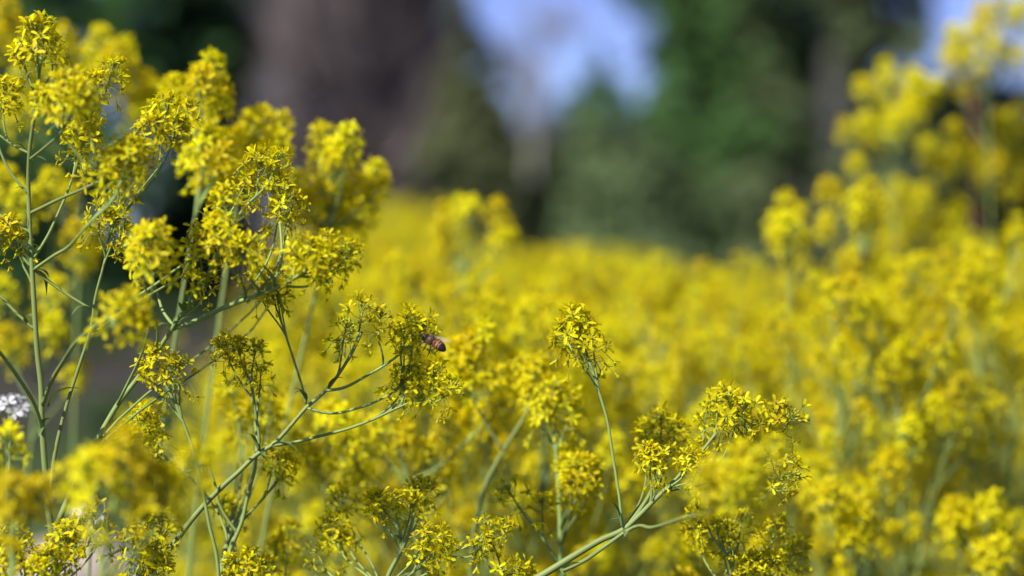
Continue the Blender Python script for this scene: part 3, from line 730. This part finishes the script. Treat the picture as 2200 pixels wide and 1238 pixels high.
# ------------------------------------------------------------------ the crowd of the bed
def panicle(seed, nb=17, join=False):
    """one whole plant, 0.9 m tall: stem, branches, flower heads, leaves"""
    r = random.Random(seed)
    lean = V((r.uniform(-.05, .05), r.uniform(-.05, .05), 0))
    top = V((lean.x, lean.y, .86))
    P = smooth([(0, 0, -.01), (lean.x * .2, lean.y * .2, .3), (lean.x * .6, lean.y * .6, .6), top], 4)
    parts = []                                               # (name, MB or shared mesh, matrix)
    b = MB(); b.tube(P, [(2.1 - 1.3 * i / (len(P) - 1)) * MM for i in range(len(P))], MAT['stem'], 6); parts.append(('stem', b, None))
    hs = [(top, V((lean.x, lean.y, 1)), 'full', 1.0)]
    for i in range(nb):
        t = i / (nb - 1)
        z = .40 + .43 * t
        a0 = V((lean.x * (z / .86) ** 1.3, lean.y * (z / .86) ** 1.3, z))
        a = i * 2.39996 + r.uniform(-.4, .4)
        ln = (.30 - .23 * t) * r.uniform(.75, 1.1); el = math.radians(48 + 18 * t + r.uniform(-8, 8))
        d = V((math.cos(a) * math.cos(el), math.sin(a) * math.cos(el), math.sin(el)))
        e = a0 + d * ln + V((0, 0, ln * .18))
        Q = bez(a0, a0 + d * ln * .4 - V((0, 0, .02 * ln)), e - V((d.x * .15, d.y * .15, .3)) * ln, e, 6)
        b = MB(); b.tube(Q, [(1.1 - .6 * k / 6) * MM for k in range(7)], MAT['stem'], 4, False)
        hs.append((e, (Q[-1] - Q[-2]).normalized(), r.choice(('full', 'dome', 'full')), r.uniform(.9, 1.15)))
        for q in range(r.randint(3, 5)):
            s = Q[r.randint(2, 5)]
            aa = a + r.uniform(-1.3, 1.3); l2 = ln * r.uniform(.18, .42) + .015
            d2 = V((math.cos(aa) * .6, math.sin(aa) * .6, .8)).normalized()
            e2 = s + d2 * l2
            b.tube([s, s.lerp(e2, .5) + V((d2.x, d2.y, 0)) * l2 * .08, e2], [.7 * MM, .6 * MM, .5 * MM], MAT['stem'], 3, False)
            hs.append((e2, d2 + V((0, 0, .3)), r.choice(('full', 'dome', 'dome', 'loose', 'seedy', 'small')), r.uniform(.75, 1.15)))
        parts.append(('branch', b, None))
        if i % 3 == 0:
            parts.append(('leaf', leaf_mb(a0 - V((0, 0, .02)), (math.cos(a), math.sin(a), .8), .05, 4 * MM, seed + i), None))
    for i in range(5):
        a = i * 2.2 + r.random(); z = .1 + .08 * i
        parts.append(('leaf', leaf_mb((0, 0, z), (math.cos(a), math.sin(a), .8), .11, 9 * MM, seed + 40 + i), None))
    if join:
        J = MB()
        for _, b, X in parts: J.merge(b, M.Identity(4))
        for e, d, k, s in hs: J.merge(r.choice(LOWH[k])[0], align(d, r.uniform(0, 6), e, s))
        return J.mesh('wildflower')
    root = empty('wildflower', (0, 0, 0))
    for n, b, X in parts: obj(n, b.mesh(n), root)
    for e, d, k, s in hs: obj('flower_head', r.choice(LOWH[k])[1], root, align(d, r.uniform(0, 6), e, s * .92))
    return root


def env(x, z):
    """height in the photograph (pixel row) the crowd's tops reach, by column and distance"""
    pts = [(-300, 900), (560, 860), (640, 700), (760, 680), (1000, 690), (1300, 690), (1500, 680), (1620, 670), (1760, 700), (1850, 660), (1950, 620), (2100, 610), (2500, 570)]
    far = [(-300, 800), (560, 700), (700, 560), (780, 440), (890, 450), (950, 510), (1000, 540), (1150, 555), (1300, 545), (1400, 555), (1480, 600), (1640, 640), (1740, 690), (1850, 650), (2000, 600), (2500, 560)]

    def li(T):
        for (a, b), (c, d) in zip(T, T[1:]):
            if a <= x <= c: return b + (d - b) * (x - a) / (c - a)
        return T[0][1] if x < T[0][0] else T[-1][1]
    k = max(0, min(1, (z - 1.3) / 1.7))
    return li(pts) * (1 - k) + li(far) * k


protos = [panicle(s) for s in (201, 202, 203, 204)]
far_protos = [panicle(s, 14, True) for s in (301, 302, 303)]
R = random.Random(42)
used = set()
ROWS = [  # z from, z to, count, label, group
    (1.32, 1.7, 30, 'softly blurred plant thick with yellow heads in the front of the crowded bed', 'plants in the front of the crowded bed'),
    (1.6, 2.6, 52, 'strongly blurred yellow plant in the middle of the crowded bed', 'plants in the middle of the crowded bed')]
placed = []


def spot(z0, z1, gap):
    for _ in range(400):
        z = z0 + (z1 - z0) * math.sqrt(R.random())
        px = R.uniform(560, 2330)
        p = at(px, 600, z)
        if all((p - q).length > gap for q in placed):
            placed.append(p); return px, z, p
    return px, z, p


for z0, z1, cnt, label, group in ROWS:
    for i in range(cnt):
        px, z, p = spot(z0, z1, .08)
        H = CAM_H + (HORIZON - env(px, z) - R.uniform(-40, 70)) / FPX * z
        k = R.randrange(4)
        o = protos[k] if k not in used else copy_tree(protos[k])
        used.add(k)
        s = H / .90
        o.location = (p.x, p.y, 0); o.scale = (s, s, s); o.rotation_euler = (0, 0, R.uniform(0, 6.28))
        o['label'] = label; o['category'] = 'flowering plant'; o['group'] = group
for i in range(140):
    px, z, p = spot(2.6, 6.2, .11)
    H = CAM_H + (HORIZON - env(px, z) - R.uniform(0, 60)) / FPX * z
    o = obj('wildflower', R.choice(far_protos), None, None, label='hazy yellow plant out of focus at the far end of the bed', category='flowering plant', group='plants at the far end of the bed')
    s = H / .90
    o.location = (p.x, p.y, 0); o.scale = (s, s, s); o.rotation_euler = (0, 0, R.uniform(0, 6.28))

WEED = leafmat('weed_leaf', (.055, .095, .035), .2)
# ------------------------------------------------------------------ undergrowth, stone, white flowers, dry stalk
b = MB(); r = random.Random(8)
for i in range(9000):
    z = .5 + 8.0 * r.random() ** 1.3; x = r.uniform(-.34, .34) * (z + .8)
    a = r.uniform(0, 6.28); h = r.uniform(.04, .16); l = V((math.cos(a), math.sin(a), 0)) * h * r.uniform(.2, .7)
    p = V((x, z, 0))
    b.strip([p, p + l * .35 + V((0, 0, h * .7)), p + l + V((0, 0, h))], [.003, .0035, .0004], (-math.sin(a), math.cos(a), .1), MAT['leaf'], .3)
obj('grass', b.mesh('grass'), kind='stuff', label='short dark green grass growing under the flowers')

b = MB(); r = random.Random(18)
for i in range(1500):
    z = 6.5 + 19 * r.random(); x = r.uniform(-.30, .12) * z
    h = r.uniform(.10, .32)
    if math.sin(x * 1.7 + 2) + math.sin(z * 1.1 + x) < .35: continue
    for q in range(11):
        a = r.uniform(0, 6.28); l = V((math.cos(a), math.sin(a), 0)) * h * r.uniform(.3, .8); p = V((x, z, 0)) + l * .2
        b.strip([p, p + l * .4 + V((0, 0, h * .6)), p + l + V((0, 0, h * r.uniform(.5, 1)))], [.012, .022, .003], (-math.sin(a), math.cos(a), .1), WEED, .3)
obj('weeds', b.mesh('weeds'), kind='stuff', label='dark green weeds scattered over the gravel behind the bed')

STONE = noise_mat('pale_pink_stone', (.42, .34, .31), (.52, .44, .40), (.36, .30, .29), 9, .85, .5)
b = MB(); r = random.Random(3)
vs, fs = [], []
for i in range(9):
    t = -PI / 2 + PI * i / 8
    for k in range(14):
        u = 2 * PI * k / 14; q = 1 + .10 * math.sin(3 * u + i) + r.uniform(-.05, .05)
        vs.append((.16 * q * math.cos(t) * math.cos(u), .12 * q * math.cos(t) * math.sin(u), .075 + .085 * math.sin(t) * (1 + .06 * math.sin(2 * u))))
for i in range(8):
    for k in range(14):
        fs.append((i * 14 + k, i * 14 + (k + 1) % 14, (i + 1) * 14 + (k + 1) % 14, (i + 1) * 14 + k))
b.add(vs, fs, STONE)
sp = at(165, 1225, 4.9); sp.z = 0
st = obj('stone', b.mesh('stone'), None, None, label='pale pinkish stone on the ground at the bottom left', category='stone'); st.location = sp


def white_plant(label, x, y, d, s, seed):
    r = random.Random(seed)
    c = at(x, y, d); base = V((c.x - .02, c.y + .01, 0))
    e = empty('white_wildflower', base, label=label, category='flowering plant')
    t = c - base
    b = MB(); b.tube(smooth([(0, 0, -.01), (t.x * .3, t.y * .3, t.z * .5), t - V((0, 0, .005))], 5), 1.0 * MM, MAT['stem'], 6); obj('stem', b.mesh('stem'), e)
    fm = MB()
    for k in range(4): petal(fm, k * PI / 2, 4.2, 1.7, 1.3, MAT['white'])
    fm.ball((0, 0, 1.1 * MM), (0, 0, 1), .6 * MM, .9 * MM, MAT['bud'], 5, 2)
    fme = fm.mesh('flower')
    core = MB(); spots = []
    for i in range(12):
        q = (i + .5) / 12; th = math.radians(8 + 80 * math.sqrt(q)); a = i * 2.4
        dd = V((math.sin(th) * math.cos(a), math.sin(th) * math.sin(a), math.cos(th)))
        core.tube([V((0, 0, 0)), dd * 6 * MM, dd * (9 + r.uniform(-1, 1)) * MM * s], .25 * MM, MAT['bract'], 3, False)
        spots.append(align(dd + V((0, 0, .3)), r.uniform(0, 6), dd * 9 * MM * s, s))
    h = obj('flower_head', core.mesh('flower_head'), e, M.Translation(t - V((0, 0, .005))))
    for X in spots: obj('flower', fme, h, X)
    obj('leaf', leaf_mb((t.x * .3, t.y * .3, t.z * .5), (.6, -.3, .7), .06, 5 * MM, seed).mesh('leaf'), e)


white_plant('white flower head at the left edge beside the thick green stem', 22, 868, 1.08, .85, 1)
white_plant('fainter white flower head low behind the blurred near heads', 195, 1092, 1.12, .85, 2)

RED = mat('dry_red_stalk', (.13, .055, .05), .8, .25, 30, 0, None, .2, .01, (1, 1, .2))
tp = at(2098, 150, 2.1); b = MB()
b.tube(smooth([(0, 0, -.01), (.012, 0, .3), (.004, .005, .7), (-.004, 0, tp.z)], 5), [.0042 * (1 - .02 * i) for i in range(16)], RED, 7)
rs = empty('dry_stalk', (tp.x, tp.y, 0), label='reddish brown dry stalk between the tall right-hand flowers', category='stalk')
obj('stem', b.mesh('stem'), rs)
for i in range(6):
    a = i * 2.1; z = tp.z - .015 - .022 * i
    obj('leaf', leaf_mb((0, 0, z), (math.cos(a), math.sin(a), 1.2), .035, 4 * MM, 900 + i, .5).mesh('leaf'), rs).data.materials[0] = RED

# ------------------------------------------------------------------ the bee
def bee():
    m = bpy.data.materials.new('bee_body'); m.use_nodes = True
    n, L = m.node_tree.nodes, m.node_tree.links; p = n['Principled BSDF']
    p.inputs['Roughness'].default_value = .55
    tc = n.new('ShaderNodeTexCoord'); sx = n.new('ShaderNodeSeparateXYZ'); L.new(tc.outputs['Object'], sx.inputs[0])
    mr = n.new('ShaderNodeMapRange'); mr.inputs['From Max'].default_value = .0134; L.new(sx.outputs['X'], mr.inputs['Value'])
    nz = n.new('ShaderNodeTexNoise'); nz.inputs['Scale'].default_value = 900; L.new(tc.outputs['Object'], nz.inputs['Vector'])
    ad = n.new('ShaderNodeMath'); ad.operation = 'MULTIPLY_ADD'; ad.inputs[1].default_value = .03; L.new(nz.outputs['Fac'], ad.inputs[0]); L.new(mr.outputs[0], ad.inputs[2])
    rp = n.new('ShaderNodeValToRGB'); cr = rp.color_ramp; cr.interpolation = 'CONSTANT'
    K, O, B, Tn = (.010, .008, .009, 1), (.30, .105, .018, 1), (.05, .024, .012, 1), (.09, .055, .033, 1)
    cols = [(0, K), (.225, (.30, .11, .02, 1)), (.26, K), (.315, O), (.375, B), (.40, O), (.455, B), (.475, (.28, .11, .03, 1)), (.53, B), (.57, Tn), (.80, B), (.86, (.05, .035, .025, 1))]
    cr.elements[0].color = cols[0][1]; cr.elements[1].position, cr.elements[1].color = cols[1]
    for q, c in cols[2:]:
        e = cr.elements.new(q); e.color = c
    L.new(ad.outputs[0], rp.inputs[0]); L.new(rp.outputs[0], p.inputs['Base Color'])
    dark = mat('bee_leg', (.02, .014, .012), .4, .2, 400, 0, None, .5, 0)
    fuzz = mat('bee_fur', (.22, .14, .085), .9, .2, 400, .2, None, .2, .01)
    eye = mat('bee_eye', (.008, .006, .006), .15, .1, 400, 0, None, .6, 0)
    wing = bpy.data.materials.new('bee_wing'); wing.use_nodes = True
    wp = wing.node_tree.nodes['Principled BSDF']; wp.inputs['Base Color'].default_value = (.55, .50, .42, 1); wp.inputs['Alpha'].default_value = .16; wp.inputs['Roughness'].default_value = .25
    b = MB(); vs, fs = [], []
    prof = [(0, .15, -.5), (.35, .75, -.42), (.9, 1.25, -.32), (1.7, 1.75, -.2), (2.7, 2.15, -.08), (3.6, 2.32, 0), (4.5, 2.3, .05), (5.4, 2.05, .05), (6.1, 1.75, .05), (6.6, 1.25, .08), (6.9, 1.15, .1), (7.3, 1.5, .12), (8.0, 1.9, .2), (8.9, 2.1, .25), (9.8, 1.9, .15), (10.5, 1.25, 0), (10.9, .75, -.1), (11.3, 1.25, -.2), (11.9, 1.65, -.4), (12.6, 1.5, -.6), (13.1, .95, -.8), (13.4, .2, -.95)]
    ns = 16
    for i, (x, rr, z) in enumerate(prof):
        wy = 1.0 if x < 11 else 1.18
        for k in range(ns):
            t = 2 * PI * k / ns
            vs.append((x * MM, rr * wy * math.cos(t) * MM, (z + rr * (.94 if x < 7 else 1) * math.sin(t)) * MM))
    for i in range(len(prof) - 1):
        for k in range(ns):
            fs.append((i * ns + k, i * ns + (k + 1) % ns, (i + 1) * ns + (k + 1) % ns, (i + 1) * ns + k))
    fs.append(tuple(range(ns))); fs.append(tuple((len(prof) - 1) * ns + k for k in range(ns))[::-1])
    b.add(vs, fs, m)
    tail, head = at(958, 752, .981), at(908, 720, .987)
    ax = (head - tail).normalized()
    side = ax.cross(V((.25, -.35, 1))).normalized() * -1; up = ax.cross(side)
    X = M((ax, side, up)).transposed().to_4x4(); X.translation = tail
    root = empty('honey_bee', tail, label='small honey bee with orange and black striped abdomen clinging to a shaded flower head', category='bee')
    root.rotation_euler = X.to_euler(); root.scale = (.98, .98, .98)
    obj('body', b.mesh('body'), root)
    r = random.Random(6); f = MB()
    for i in range(1300):
        x = r.choice((r.uniform(7.1, 10.6), r.uniform(7.1, 10.6), r.uniform(11.2, 12.6), r.uniform(5.2, 6.3)))
        rr = next(p0[1] + (p1[1] - p0[1]) * (x - p0[0]) / (p1[0] - p0[0]) for p0, p1 in zip(prof, prof[1:]) if p0[0] <= x <= p1[0])
        t = r.uniform(0, 2 * PI); o = V((x, rr * .97 * math.cos(t), rr * .97 * math.sin(t) + .12)) * MM
        d = V((r.gauss(-.3, .3), math.cos(t) + r.gauss(0, .25), math.sin(t) + r.gauss(0, .25))).normalized()
        f.strip([o, o + d * .35 * MM, o + d * r.uniform(.6, 1.05) * MM], [.045 * MM, .04 * MM, .01 * MM], (r.gauss(0, 1), r.gauss(0, 1), r.gauss(0, 1)), fuzz, .2)
    obj('fur', f.mesh('fur'), root, kind='stuff')
    for s in (-1, 1):
        e = MB(); e.ball((12.1 * MM, s * 1.65 * MM, -.2 * MM), (.25, 0, 1), .62 * MM, 1.15 * MM, eye, 8, 4); obj('eye', e.mesh('eye'), root)
        a = MB(); a.tube(smooth([V((13.0, s * .4, -.3)) * MM, V((13.9, s * .9, .5)) * MM, V((15.0, s * 1.3, -.3)) * MM, V((15.9, s * 1.5, -1.2)) * MM], 3), .13 * MM, dark, 5); obj('antenna', a.mesh('antenna'), root)
        for j, (x0, L1, spread) in enumerate(((9.9, 2.4, .8), (8.9, 2.8, 0), (7.8, 3.6, -.9))):
            g = MB()
            q = [V((x0, s * 1.0, -1.3)), V((x0 + spread * 1.2, s * 2.6, -1.6)), V((x0 + spread * 2.2, s * 3.1, -1.6 - L1 * .7)), V((x0 + spread * 2.4 + .6, s * 2.7, -1.8 - L1 * 1.25))]
            g.tube([v * MM for v in q], [.34 * MM, .36 * MM, .30 * MM, .12 * MM], dark, 6); obj('leg', g.mesh('leg'), root)
        for (xa, Lw, W, lift, out) in ((9.3, 8.6, 1.45, .5, .28), (8.4, 6.0, 1.1, .28, .34)):
            wv = MB(); o = V((xa, s * 1.3, 1.5)) * MM
            d = V((-1, s * out, lift * .35)).normalized()
            wv.strip([o + d * Lw * t * MM for t in (0, .2, .45, .7, .9, 1)], [W * q * MM for q in (.12, .55, .85, 1, .75, .25)], V((.2, -s * .5, 1)), wing, .06)
            obj('wing', wv.mesh('wing'), root)


bee()
